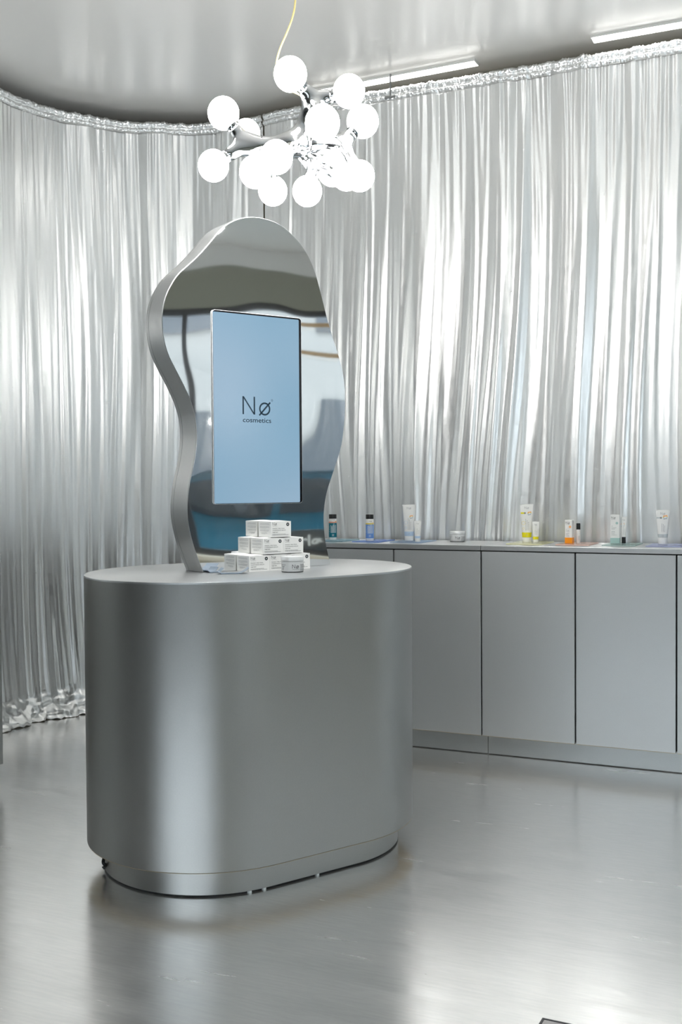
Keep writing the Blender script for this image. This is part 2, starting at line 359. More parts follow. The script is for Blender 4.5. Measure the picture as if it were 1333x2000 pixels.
def curtain(name, s0, s1, ds, label, seed):
    root = empty(name, (*at_arc(np.array((s0+s1)/2)), 0)); tag(root, label, 'curtain')
    ss = np.arange(s0, s1, ds); zz = np.concatenate([np.linspace(0.0, 0.16, 22)[:-1], np.linspace(0.16, 2.6, 200)[:-1], np.linspace(2.6, HEAD_Z-0.045, 60)])
    S, Z = np.meshgrid(ss, zz); tp = Z/HEAD_Z
    off = fold_offset(S, Z, tp)
    hem = np.clip(1-Z/0.16, 0, 1)                      # cloth pooling and crumpling on the floor
    off = off+hem**1.5*(0.05+0.10*np.abs(perlin(S*6.5, Z*9, 20+seed)))+hem*0.035*perlin(S*17, Z*34, 21+seed)
    flare = np.clip(1-Z/0.9, 0, 1)**2
    off = off+flare*0.035*perlin(S*4.0, Z*0.8, 25+seed)
    zc = Z+hem*(0.014*np.abs(perlin(S*22, Z*40, 22+seed)))
    p = at_arc(S); e = 0.01; t = at_arc(S+e)-at_arc(S-e); t /= np.linalg.norm(t, axis=-1, keepdims=True)
    nx, ny = t[..., 1], -t[..., 0]                     # towards the room
    slide = 0.010*perlin(S*14, Z*0.5, 30)
    V = np.stack([p[..., 0]+nx*off+t[..., 0]*slide-root.location.x, p[..., 1]+ny*off+t[..., 1]*slide-root.location.y, zc+0.002], -1).reshape(-1, 3)
    nr, nc = S.shape; idx = np.arange(nr*nc).reshape(nr, nc)
    F = np.stack([idx[:-1, :-1], idx[:-1, 1:], idx[1:, 1:], idx[1:, :-1]], -1).reshape(-1, 4)
    me = bpy.data.meshes.new('cloth'); me.vertices.add(len(V)); me.vertices.foreach_set('co', V.ravel())
    me.loops.add(F.size); me.loops.foreach_set('vertex_index', F.ravel().astype(np.int32)); me.polygons.add(len(F))
    me.polygons.foreach_set('loop_start', np.arange(0, F.size, 4, dtype=np.int32)); me.update(calc_edges=True); me.validate()
    link('cloth', me, 'lame', root, 180)
    # gathered heading tape: two rows of puckers
    hz = np.linspace(HEAD_Z-0.062, HEAD_Z, 15); S, Z = np.meshgrid(ss, hz)
    r = (Z-hz[0])/(hz[-1]-hz[0])
    puck = 0.010*np.abs(perlin(S*75, Z*60, 40+seed))+0.007*perlin(S*130, Z*110, 41+seed)
    band = 0.010*np.abs(np.sin(r*2*np.pi))+0.004
    off = fold_offset(S, Z*0+HEAD_Z-0.05, tp=0*Z+1)*0.8+band+puck*(0.4+np.abs(np.sin(r*2*np.pi)))
    zt = Z+r*(0.010*perlin(S*24, Z*0, 42+seed)+0.012*np.abs(perlin(S*70, Z*0+3, 43+seed)))
    p = at_arc(S); t = at_arc(S+e)-at_arc(S-e); t /= np.linalg.norm(t, axis=-1, keepdims=True)
    V = np.stack([p[..., 0]+t[..., 1]*off-root.location.x, p[..., 1]-t[..., 0]*off-root.location.y, zt], -1).reshape(-1, 3)
    nr, nc = S.shape; idx = np.arange(nr*nc).reshape(nr, nc)
    F = np.stack([idx[:-1, :-1], idx[:-1, 1:], idx[1:, 1:], idx[1:, :-1]], -1).reshape(-1, 4)
    me = mesh(V, [tuple(int(i) for i in f) for f in F], 'heading_tape')
    link('heading_tape', me, 'lame', root, 180)
    return root
curtain('curtain', 0.05, SPLIT-0.004, 0.0040, 'shiny silver curtain rounding the corner at left and pooling on the floor', 0)
curtain('curtain', SPLIT+0.003, arc[-1]-0.02, 0.0040, 'shiny silver curtain hanging straight behind the row of grey cabinets', 3)
cl = room_box('curtain_clip', -0.62, -0.56, 0.355, 0.375, 3.175, 3.188, 'chrome', bevel=0.002)
tag(cl, 'small metal clip on the curtain heading under the light bar near the chandelier', 'clip')
boxo('stem', (-0.594, -0.586, 0.360, 0.368, 3.188, CEIL-0.0145), 'chrome', cl)

# ------------------------------------------------------------------ light bars on the ceiling
def light_bar(s0, s1, n0, n1, label):
    """flat surface-mounted profile: opaque sides, glowing underside"""
    a = np.array(W(s0, n0, 0)); c = np.array(W(s1, n1, 0)); d = c-a; L = np.hypot(d[0], d[1])
    r = empty('light_bar', (a[0], a[1], CEIL-0.014), math.atan2(d[1], d[0])); tag(r, label, 'light', 'light bars along the curtain')
    boxo('housing', (0, L, 0.0, 0.066, 0.002, 0.014), 'tube_housing', r)
    boxo('end_cap', (-0.004, 0, 0.0, 0.066, 0, 0.014), 'tube_housing', r); boxo('end_cap', (L, L+0.004, 0.0, 0.066, 0, 0.014), 'tube_housing', r)
    boxo('diffuser', (0, L, 0.002, 0.064, 0.0, 0.0019), 'tube', r)
light_bar(-1.06, -0.16, 0.412, 0.388, 'lit white light bar on the ceiling behind the globe chandelier')
light_bar(0.415, 1.32, 0.360, 0.360, 'lit white light bar on the ceiling cut by the right edge of the photo')
light_bar(1.75, 2.65, 0.360, 0.360, 'lit white light bar on the ceiling beyond the right edge of the photo')

# ------------------------------------------------------------------ cabinets along the curtain
WT = 0.956; DW = 0.4243; FR = -0.05
units = [-3, -2, -1, 0, 1, 2, 3, 4]
cab_labels = {-3: 'grey cabinet at the far left end of the row, hidden behind the pebble mirror', -2: 'grey cabinet mostly hidden behind the pebble mirror, under the teal bottle', -1: 'grey cabinet just right of the podium, below the small white tubes',
              0: 'grey cabinet below the yellow tubes, right of the worktop seam', 1: 'grey cabinet below the orange carton and black-capped tube', 2: 'grey cabinet at the right edge of the photo below the grey banded tube',
              3: 'grey cabinet second beyond the right edge of the photo', 4: 'grey cabinet at the far right end beyond the photo'}
for k in units:
    a = DW*k
    r = empty('base_cabinet', W(a, 0, 0), RUN_A); tag(r, cab_labels[k], 'cabinet', 'flat fronted cabinets under the curtain')
    boxo('body', (0.001, DW-0.001, FR+0.019, 0.33, 0.098, 0.925), 'black_gap', r)
    boxo('door', (0.0032, DW-0.0032, FR, FR+0.018, 0.0955, 0.929), 'front_laminate', r, 0.0012, 1)
    boxo('door_bottom_edge', (0.004, DW-0.004, FR+0.0015, FR+0.047, 0.0938, 0.0954), 'raw_board', r)
CE = DW*5
for (a, c, lab) in ((-DW*3, -0.002, 'grey worktop section with the teal and blue bottles on it'), (0.0, CE, 'grey worktop section with the yellow, salmon and mint trays on it')):
    o = room_box('worktop', a, c, FR-0.002, 0.345, 0.934, WT, 'laminate_top', bevel=0.0012); tag(o, lab, 'worktop', 'cabinet worktops')
for (a, c, lab) in ((-DW*3, 0.014, 'low grey kickboard section emerging from behind the podium'), (0.0165, CE, 'low grey kickboard section running out at the right edge of the photo')):
    o = room_box('kickboard', a, c, 0.0, 0.02, 0.004, 0.0936, 'kick_laminate'); tag(o, lab, 'kickboard', 'cabinet kickboards')

# cabinet whose end just shows at the left edge of the photo
lc = empty('side_cabinet', (-1.403, 4.43, 0), math.radians(62)); tag(lc, 'dark edge of a cabinet at the far left border of the photo', 'cabinet')
boxo('body', (-1.6, -0.004, 0.0, 0.40, 0.09, 0.925), 'laminate', lc, 0.001, 1)
boxo('kick', (-1.6, -0.04, 0.04, 0.36, 0.002, 0.09), 'kick_laminate', lc)
boxo('worktop', (-1.6, 0.0, -0.004, 0.41, 0.928, WT), 'laminate_top', lc, 0.001, 1)

# ------------------------------------------------------------------ podium
PX, PY, PR, PL, PA, PZ0, PZT, PIN = -0.29813, 3.65064, 0.40645, 0.16824, 0.62855, 0.0898, 0.95, 0.0525
def stadium(R, L, n=64):
    p = []
    for i in range(n+1): t = -math.pi/2+math.pi*i/n; p.append((L+R*math.cos(t), R*math.sin(t)))
    for i in range(n+1): t = math.pi/2+math.pi*i/n; p.append((-L+R*math.cos(t), R*math.sin(t)))
    return p
pod = empty('podium', (PX, PY, 0), PA); tag(pod, 'brushed silver pill shaped podium carrying the pebble mirror', 'podium')
def stacked(rings):   # rings of (inset, z), closed at both ends
    vs_ = []; fs_ = []; n = len(stadium(1, 1))
    for (ins, z) in rings: vs_ += [(x, y, z) for x, y in stadium(PR-ins, PL)]
    for j in range(len(rings)-1):
        for i in range(n): k = (i+1) % n; fs_.append((j*n+i, j*n+k, (j+1)*n+k, (j+1)*n+i))
    fs_.append(tuple(reversed(range(n)))); fs_.append(tuple(range((len(rings)-1)*n, len(rings)*n)))
    return vs_, fs_
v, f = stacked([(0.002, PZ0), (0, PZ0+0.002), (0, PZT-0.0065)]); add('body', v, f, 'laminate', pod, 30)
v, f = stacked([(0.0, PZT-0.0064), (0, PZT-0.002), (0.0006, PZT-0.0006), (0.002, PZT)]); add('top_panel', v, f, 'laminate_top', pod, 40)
v, f = stacked([(0.001, PZ0-0.0008), (0.001, PZ0-0.0001)]); add('raw_underside', v, f, 'raw_board', pod, 30)
v, f = stacked([(PIN, 0.006), (PIN, PZ0-0.0009)]); add('plinth', v, f, 'laminate', pod, 30)
v, f = stacked([(PIN+0.012, 0.0), (PIN+0.012, 0.006)]); add('foot_gap', v, f, 'black_gap', pod, 30)
for (lx, ly) in ((-0.185, -(PR-PIN)+0.002), (0.012, -(PR-PIN)+0.001), (-0.234, -(PR-PIN)+0.006)):
    boxo('spacer_clip', (lx-0.0045, lx+0.0045, ly-0.001, ly+0.01, 0.0, 0.0056), 'print_white', pod)
ang = math.pi*1.14
def loc(a, r): return (-PL+r*math.cos(a), r*math.sin(a))
cx, cy = loc(math.radians(168), PR-PIN+0.006)
pts = [(cx+0.008*math.sin(t*1.3), cy+0.012*math.cos(t), 0.012+0.066*t/9) for t in np.linspace(0, 9, 28)]
v, f = tube(pts, 0.0055, 8); add('cable_bundle', v, f, 'black_plastic', pod, 60)

# ------------------------------------------------------------------ pebble mirror on the podium
MO = np.array((-0.45183, 3.51001)); MA = math.radians(35.4717)
OUT = [(0.1912,2.1309),(0.2424,2.1335),(0.3012,2.1239),(0.3482,2.1003),(0.402,2.0566),(0.4428,1.9961),(0.4698,1.9243),(0.5041,1.8113),(0.5386,1.7222),(0.5669,1.6414),(0.5771,1.5722),(0.5769,1.5012),(0.572,1.4501),(0.5602,1.3734),(0.5283,1.2905),(0.499,1.2209),(0.4842,1.1625),(0.4804,1.1045),(0.4864,1.0406),(0.497,0.9932),(0.5094,0.951),
       (0.0009,0.951),(-0.017,0.9931),(-0.0372,1.0479),(-0.0515,1.1074),(-0.0558,1.1506),(-0.0535,1.1927),(-0.0458,1.2464),(-0.0315,1.2994),(-0.0216,1.3529),(-0.0182,1.4066),(-0.0235,1.4603),(-0.0348,1.4963),(-0.0467,1.5255),(-0.0698,1.5688),(-0.0957,1.6132),(-0.1186,1.6558),(-0.1324,1.7019),(-0.1376,1.7485),(-0.1355,1.7899),(-0.1255,1.8327),(-0.1071,1.8712),(-0.0806,1.9105),(-0.0448,1.9436),(-0.0145,1.9712),(0.0219,2.0097),(0.0527,2.0456),(0.075,2.0718),(0.106,2.0976),(0.145,2.1181)]
arc_pts = OUT[21:]+OUT[:21]
dz = [tuple(p) for p in catmull(arc_pts, 5)]
for _ in range(3):   # iron out tremor, keep the two feet
    dz = [dz[0]]+[tuple((np.array(dz[i-1])+2*np.array(dz[i])+np.array(dz[i+1]))/4) for i in range(1, len(dz)-1)]+[dz[-1]]
mir = empty('pebble_mirror', (MO[0], MO[1], 0), MA); tag(mir, 'wavy outlined standing mirror with thick grey rim on the podium', 'mirror')
def slab(outl, y0, y1, inset=0.0):
    n = len(outl); q = outl
    vs_ = [(x, y0, z) for x, z in q]+[(x, y1, z) for x, z in q]
    fs_ = [(i, (i+1) % n, n+(i+1) % n, n+i) for i in range(n)]+[tuple(range(n)), tuple(reversed(range(n, 2*n)))]
    return vs_, fs_
def fixn(o):
    bm = bmesh.new(); bm.from_mesh(o.data); bmesh.ops.recalc_face_normals(bm, faces=bm.faces[:]); bm.to_mesh(o.data); bm.free(); shade(o.data, 35); return o
v, f = slab(dz, 0.003, 0.098); fixn(add('rim', v, f, 'mirror_side', mir))
v, f = slab(dz, 0.0995, 0.119); fixn(add('back_panel', v, f, 'mirror_side', mir))
v, f = slab([(x*0.995+0.001, 0.951+(z-0.951)*0.998) for x, z in dz], 0.0, 0.0028); fixn(add('mirror_face', v, f, 'mirror_steel', mir))
v, f = slab([(x*0.985+0.003, 0.951+(z-0.951)*0.994) for x, z in dz], 0.0972, 0.1); fixn(add('shadow_joint', v, f, 'black_gap', mir))

# ------------------------------------------------------------------ screen in front of the mirror
SX0, SX1, SZ0, SZ1, SY = 0.0394, 0.3870, 1.1715, 1.8088, -0.006
scr = empty('display_screen', (MO[0], MO[1], 0), MA); tag(scr, 'upright light blue display screen mounted on the mirror', 'screen')
def rounded_rect(x0, x1, z0, z1, r, n=6):
    p = []
    for (cx, cz, a0) in ((x1-r, z1-r, 0), (x0+r, z1-r, 90), (x0+r, z0+r, 180), (x1-r, z0+r, 270)):
        for i in range(n+1): a = math.radians(a0+90*i/n); p.append((cx+r*math.cos(a), cz+r*math.sin(a)))
    return p
v, f = slab(rounded_rect(SX0, SX1, SZ0, SZ1, 0.011), SY, -0.002); fixn(add('casing', v, f, 'screen_frame', scr))
v, f = slab(rounded_rect(SX0+0.0012, SX1-0.0012, SZ0+0.0012, SZ1-0.0012, 0.0102), SY-0.0012, SY); fixn(add('bezel', v, f, 'bezel', scr))
bm = bmesh.new(); bm.free(); v, f = slab(rounded_rect(SX0+0.0016, SX1-0.0115, SZ0+0.0030, SZ1-0.0070, 0.004), SY-0.0022, SY-0.0012); pic = fixn(add('picture', v, f, 'screen_picture', scr))
P2().logo(0.1490, 1.4708, 0.0595).build('logo', 'screen_ink', pic, lambda x, y: (x, SY-0.0026, y))
P2().text('cosmetics', 0.1490, 1.4446, 0.0225, 0.0002, width=0.111).build('wordmark', 'screen_ink', pic, lambda x, y: (x, SY-0.0026, y))
P2().ring(0.2645, 1.5205, 0.0030, 0.0038, 18).text('R', 0.2629, 1.5189, 0.0046).build('registered_mark', 'screen_ink', pic, lambda x, y: (x, SY-0.0026, y))

# ------------------------------------------------------------------ globe chandelier
GLOBES = [  # x, y, z, radius
    (-0.143,3.26,2.465,0.0495),(-0.352,3.33,2.374,0.048),(-0.292,3.45,2.352,0.043),(-0.381,3.30,2.206,0.0465),(-0.254,3.30,2.186,0.048),(-0.181,3.16,2.188,0.0475),
    (-0.207,3.40,2.156,0.045),(-0.0945,3.25,2.1134,0.0440),(-0.047,3.22,2.306,0.0515),(0.033,3.28,2.420,0.048),(0.075,3.34,2.350,0.049),(-0.0182,3.34,2.2027,0.0490),(0.0235,3.23,2.1548,0.0445),(0.0605,3.12,2.1207,0.0430)]
CHX, CHY, CHZ = -0.14, 3.32, 2.27
ch = empty('globe_chandelier', (CHX, CHY, CHZ)); tag(ch, 'branching chrome chandelier of glowing round globes above the podium', 'chandelier')
def cl_(p): return (p[0]-CHX, p[1]-CHY, p[2]-CHZ)
bm = bmesh.new(); bmesh.ops.create_uvsphere(bm, u_segments=32, v_segments=20, radius=1.0)
gm = bpy.data.meshes.new('globe'); bm.to_mesh(gm); bm.free(); gm.materials.append(MATS['globe']); shade(gm, 180)
for (x, y, z, r) in GLOBES:
    o = bpy.data.objects.new('globe', gm); COL.objects.link(o); o.parent = ch; o.location = cl_((x, y, z)); o.scale = (r, r, r*1.04)
gm2 = gm.copy(); gm2.materials.clear(); gm2.materials.append(MATS['globe_off'])
o = bpy.data.objects.new('unlit_globe', gm2); COL.objects.link(o); o.parent = ch; o.location = cl_((-0.128, 3.45, 2.335)); o.scale = (0.036,)*3
# chrome branches: joints and the globes each joint carries
J = {'hub': (-0.128, 3.34, 2.277), 'left': (-0.285, 3.34, 2.285), 'top': (-0.072, 3.32, 2.405), 'right': (0.010, 3.32, 2.272), 'low': (-0.075, 3.36, 2.225), 'back': (-0.215, 3.37, 2.235)}
links = [('hub', 'left'), ('hub', 'top'), ('hub', 'right'), ('hub', 'low'), ('left', 'back')]
carry = {'left': [1, 2, 3], 'back': [4, 6], 'hub': [5], 'top': [0, 9, 8], 'right': [10, 11, 13], 'low': [7, 12]}
sk_v = [cl_(J[k]) for k in J]; names_ = list(J); sk_e = [(names_.index(a), names_.index(b_)) for a, b_ in links]; rad = [0.030]*len(sk_v)
sockets = []
for k in carry:
    for g in carry[k]:
        gx, gy, gz, gr = GLOBES[g]; c = Vector(cl_((gx, gy, gz))); j = Vector(cl_(J[k])); d = (c-j); L = d.length; d.normalize()
        mid = j+d*(L-gr)*0.5; end = j+d*max(0.02, L-gr*0.96)
        a = len(sk_v); sk_v += [tuple(mid), tuple(end)]; rad += [0.0215, 0.026]; sk_e += [(names_.index(k), a), (a, a+1)]
        sockets.append((end, d, gr))
uj = Vector(cl_(J['hub'])); ue = Vector(cl_((-0.128, 3.43, 2.318))); a = len(sk_v); sk_v.append(tuple(ue)); rad.append(0.024); sk_e.append((0, a))
me = bpy.data.meshes.new('branches'); me.from_pydata(sk_v, sk_e, []); me.update()
br = link('branches', me, 'chrome', ch)
md = br.modifiers.new('skin', 'SKIN'); md.use_smooth_shade = True
for i, sv in enumerate(me.skin_vertices[0].data if me.skin_vertices else []): pass
if not me.skin_vertices:
    bm = bmesh.new(); bm.from_mesh(me); bm.verts.layers.skin.verify(); bm.to_mesh(me); bm.free()
for i, sv in enumerate(me.skin_vertices[0].data): sv.radius = (rad[i], rad[i]); sv.use_root = (i == 0)
sb = br.modifiers.new('subsurf', 'SUBSURF'); sb.levels = 2; sb.render_levels = 2
for (e_, d, gr) in sockets:
    v, f = tube([e_-d*0.006, e_+d*0.010], 0.021, 20); add('socket', v, f, 'chrome', ch, 50)
cab = [(-0.085, 3.34, 2.41), (-0.12, 3.36, 2.440), (-0.165, 3.36, 2.465), (-0.188, 3.36, 2.51), (-0.1885, 3.36, 2.545), (-0.177, 3.36, 2.585), (-0.158, 3.36, 2.628), (-0.140, 3.36, 2.675), (-0.131, 3.36, 2.72), (-0.128, 3.36, 2.80), (-0.13, 3.35, 3.0), (-0.14, 3.33, CEIL-0.03)]
v, f = tube([cl_(p) for p in catmull(cab, 8)], 0.0030, 8); add('cable', v, f, 'cable', ch, 80)
v, f = lathe([(0.05, -0.012), (0.055, 0.0), (0.055, 0.0295)], 32); o = add('ceiling_rose', v, f, 'white_plastic', ch, 40); o.location = cl_((-0.14, 3.33, CEIL-0.03))

# ------------------------------------------------------------------ stacked cartons
BW, BH = 0.0790, 0.0550; BA = MA
def dashes(p, x0, x1, y, h, rng, cen=False):
    x = x0
    end = x1-(x1-x0)*rng.choice([0, 0.05, 0.1, 0.35])
    while x < end:
        w = rng.uniform(0.0012, 0.0045); w = min(w, end-x); p.rect(x, y, x+w, y+h); x += w+0.0009
def carton_meshes():
    h = BH; w = BW
    n = 8; vs_ = [(0, 0, 0), (w, 0, 0), (w, w, 0), (0, w, 0)]; fs_ = [(0, 3, 2, 1)]
    # body with a gently domed lid
    top = []
    for i in range(n+1):
        for j in range(n+1):
            x, y = w*i/n, w*j/n; b_ = 0.0030*math.sin(math.pi*i/n)*(0.35+0.65*math.sin(math.pi*j/n)); top.append((x, y, h-0.003+b_))
    base = len(vs_); vs_ += top
    ix = lambda i, j: base+i*(n+1)+j
    lid = []
    for i in range(n):
        for j in range(n): fs_.append((ix(i, j), ix(i+1, j), ix(i+1, j+1), ix(i, j+1)))
    fs_.append(tuple([0, 1]+[ix(i, 0) for i in range(n, -1, -1)])); fs_.append(tuple([2, 3]+[ix(i, n) for i in range(0, n+1)]))
    fs_.append(tuple([1, 2]+[ix(n, j) for j in range(n, -1, -1)])); fs_.append(tuple([3, 0]+[ix(0, j) for j in range(0, n+1)]))
    body = mesh(vs_, fs_, 'carton'); body.materials.append(MATS['carton']); shade(body, 25)
    e = -0.0003
    def fr(x, y): return (x, e, y)
    def pm(p, name, m_, fn): me = mesh([fn(x, y) for x, y in p.V], p.F, name); me.materials.append(MATS[m_]); return me
    q = P2().logo(0.006, 0.0395, 0.0092, 0.10); q.text('cosmetics', 0.006, 0.0362, 0.0021, width=0.020)
    q.text('MAGIC MELTING', 0.006, 0.0268, 0.0046, width=0.047); q.text('CLEANSING BALM', 0.006, 0.0208, 0.0046, width=0.051)
    q.text('magic balm', 0.006, 0.0150, 0.0034, 0.00008, width=0.021)
    rng = random.Random(3); dashes(q, 0.006, 0.060, 0.0090, 0.0011, rng); dashes(q, 0.006, 0.072, 0.0060, 0.0011, rng)
    front = pm(q, 'front_print', 'ink', fr)
    badge = pm(P2().disc(0.0660, 0.0415, 0.0060), 'badge', 'ink', fr)
    bt = P2(); bt.rect(0.0635, 0.0420, 0.0685, 0.0432); bt.rect(0.0640, 0.0396, 0.0680, 0.0408)
    btm = pm(bt, 'badge_text', 'print_white', lambda x, y: (x, 2*e, y))
    s_ = P2(); rng = random.Random(5)
    for y in (0.0450, 0.0428, 0.0406, 0.0350, 0.0328, 0.0306, 0.0284, 0.0236, 0.0214, 0.0192, 0.0140, 0.0118, 0.0096): dashes(s_, 0.010 if y > 0.015 else 0.018, 0.072 if y > 0.015 else 0.058, y, 0.0008, rng)
    side = pm(s_, 'side_print', 'ink_grey', lambda x, y: (e, BW-x, y))
    return body, [('front_print', front), ('side_print', side), ('badge', badge)], btm
CB, CPARTS, CBT = carton_meshes()
_nm = np.array((0.58030, -0.81440)); B0 = np.array((-0.3009, 3.5137)); B0 = B0+_nm*(BW+0.004-(B0-MO)@_nm); fdir = np.array((math.cos(BA), math.sin(BA))); bdir = np.array((-math.sin(BA), math.cos(BA)))
def carton(al, dp, tier, label, rot=0.0):
    p = B0+al*fdir+dp*bdir
    o = bpy.data.objects.new('balm_carton', CB); COL.objects.link(o); o.location = (p[0], p[1], 0.9502+tier*(BH+0.0004)); o.rotation_euler = (0, 0, BA+rot)
    tag(o, label, 'carton', 'white balm cartons stacked on the podium')
    for nm, me in CPARTS:
        c = bpy.data.objects.new(nm, me); COL.objects.link(c); c.parent = o
        if nm == 'badge': t = bpy.data.objects.new('badge_text', CBT); COL.objects.link(t); t.parent = c
G = 0.0803
carton(0.0, 0.0, 0, 'white balm carton at the left end of the bottom tier of the stack')
carton(G, 0.001, 0, 'white balm carton in the middle of the bottom tier, half behind the silver jar')
carton(2*G, 0.0, 0, 'white balm carton at the right end of the bottom tier, behind the silver jar')
carton(0.054, 0.0, 1, 'white balm carton on the left of the middle tier of the stack')
carton(0.054+G, 0.001, 1, 'white balm carton on the right of the middle tier of the stack')
carton(0.085, 0.0, 2, 'white balm carton alone on the top tier of the stack')

# ------------------------------------------------------------------ jars
def cyl_map(r, a0):
    return lambda x, y: ((r)*math.cos(a0+x/r), (r)*math.sin(a0+x/r), y)
def jar(x, y, z, R, H, face, label, group=None):
    r = empty('balm_jar', (x, y, z)); tag(r, label, 'jar', group)
    v, f = lathe([(R*0.965, 0.0), (R*0.985, 0.0025)], 40); add('base_ring', v, f, 'jar_base', r, 40)
    v, f = lathe([(R*0.97, 0.0025), (R, 0.005), (R, H*0.70), (R*0.985, H*0.715)], 40); add('body', v, f, 'jar_label', r, 35)
    v, f = lathe([(R*1.0, H*0.725), (R*1.025, H*0.735), (R*1.025, H*0.97), (R*1.0, H), (R*0.9, H)], 40); add('lid', v, f, 'alu_jar', r, 35)
    q = P2().logo(0.0, H*0.27, H*0.24, 0.11); q.text('cosmetics', 0, H*0.19, H*0.062, width=H*0.45)
    q.build('logo', 'ink', r, cyl_map(R+0.0003, face))
    q = P2().text('MAGIC MELTING', H*0.56, H*0.44, H*0.11, width=H*0.72); q.text('CLEANSING BALM', H*0.56, H*0.33, H*0.11, width=H*0.75)
    rng = random.Random(2)
    for yy in (0.25, 0.18, 0.11): dashes(q, H*0.56, H*1.3, H*yy, H*0.025, rng)
    q.build('label_print', 'ink', r, cyl_map(R+0.0003, face)); q = P2()
    q.text('magic balm', -H*0.95, H*0.46, H*0.09, width=H*0.5)
    for yy in (0.36, 0.29, 0.22, 0.15): dashes(q, -H*0.8, -H*0.52, H*yy, H*0.025, rng)
    q.build('side_print', 'ink', r, cyl_map(R+0.0003, face))
def facing(x, y, turn=0.0): return math.atan2(-y, -x)+turn
jar(-0.160, 3.515, PZT+0.0003, 0.0366, 0.0505, math.atan2(-3.515, 0.16)-0.02, 'silver balm jar in front of the white carton stack')
jx, jy, _ = W(-0.2089, 0.245, 0)
jar(jx, jy, WT+0.0003, 0.0365, 0.0500, math.atan2(-jy, -jx)-0.25, 'silver balm jar alone on the worktop behind the podium')

# curled leaflets on the podium
def leaflet(x, y, rz, w, d, curl, label):
    n = 14; vs_ = []; fs_ = []
    for k, t in enumerate((0.0, 0.0012)):
        for i in range(n+1):
            a = i/n
            zz = 0.0009+curl*max(0, (a-0.62)/0.38)**2+curl*0.45*max(0, (0.22-a)/0.22)**2
            for j in (0, 1): vs_.append((w*(a-0.5), d*(j-0.5), zz+t))
    m_ = 2*(n+1)
    for i in range(n):
        fs_.append((2*i, 2*i+1, 2*i+3, 2*i+2)); fs_.append((m_+2*i, m_+2*i+2, m_+2*i+3, m_+2*i+1))
        fs_.append((2*i, 2*i+2, m_+2*i+2, m_+2*i)); fs_.append((2*i+1, m_+2*i+1, m_+2*i+3, 2*i+3))
    fs_.append((0, m_, m_+1, 1)); fs_.append((2*n, 2*n+1, m_+2*n+1, m_+2*n))
    o = add('leaflet', vs_, fs_, 'leaflet', None, 50); o.location = (x, y, PZT); o.rotation_euler = (0, 0, rz); tag(o, label, 'leaflet')
    fold = add('fold_edge', [(-w*0.40, -d*0.502, 0.0008), (w*0.22, -d*0.502, 0.0008), (w*0.22, -d*0.502, 0.0042), (-w*0.40, -d*0.502, 0.0042), (-w*0.40, -d*0.49, 0.0008), (w*0.22, -d*0.49, 0.0008), (w*0.22, -d*0.49, 0.0042), (-w*0.40, -d*0.49, 0.0042)],
               [(0, 1, 2, 3), (4, 7, 6, 5), (0, 4, 5, 1), (3, 2, 6, 7), (0, 3, 7, 4), (1, 5, 6, 2)], 'leaflet', o)
leaflet(-0.3500, 3.462, math.radians(10), 0.100, 0.050, 0.017, 'pale blue curled leaflet in front of the white cartons')
leaflet(-0.414, 3.512, math.radians(20), 0.052, 0.038, 0.013, 'small pale blue curled leaflet beside the foot of the mirror')

# ------------------------------------------------------------------ products on the worktop
def toward(s, n, turn=0.0):
    x, y, _ = W(s, n, 0); return x, y, math.atan2(-y, -x)+math.pi/2+turn     # local -y looks at the camera
TRAY = 0.005
def tray(s0, s1, n0, n1, material, label, skew=0.0):
    o = room_box('acrylic_tray', s0, s1, n0, n1, WT+0.0004, WT+TRAY, material, bevel=0.0008); tag(o, label, 'tray', 'coloured acrylic trays on the worktop')
tray(-0.870, -0.722, 0.03, 0.24, 'acrylic_aqua', 'clear aqua acrylic tray under the teal bottle')
tray(-0.675, -0.535, 0.035, 0.25, 'acrylic_blue', 'clear blue acrylic tray under the blue bottle')
tray(-0.480, -0.320, 0.04, 0.26, 'acrylic_ice', 'clear ice blue acrylic tray under the two white blue-banded tubes')
tray(0.085, 0.250, 0.06, 0.30, 'acrylic_yellow', 'clear yellow acrylic tray under the two yellow banded tubes')
tray(0.312, 0.462, 0.06, 0.28, 'acrylic_salmon', 'clear salmon acrylic tray under the orange carton')
tray(0.515, 0.660, 0.07, 0.29, 'acrylic_mint', 'clear mint acrylic tray under the tall mint carton')
tray(0.705, 0.862, 0.06, 0.28, 'acrylic_lavender', 'clear lavender acrylic tray under the grey banded tube')
TB = WT+TRAY+0.0004

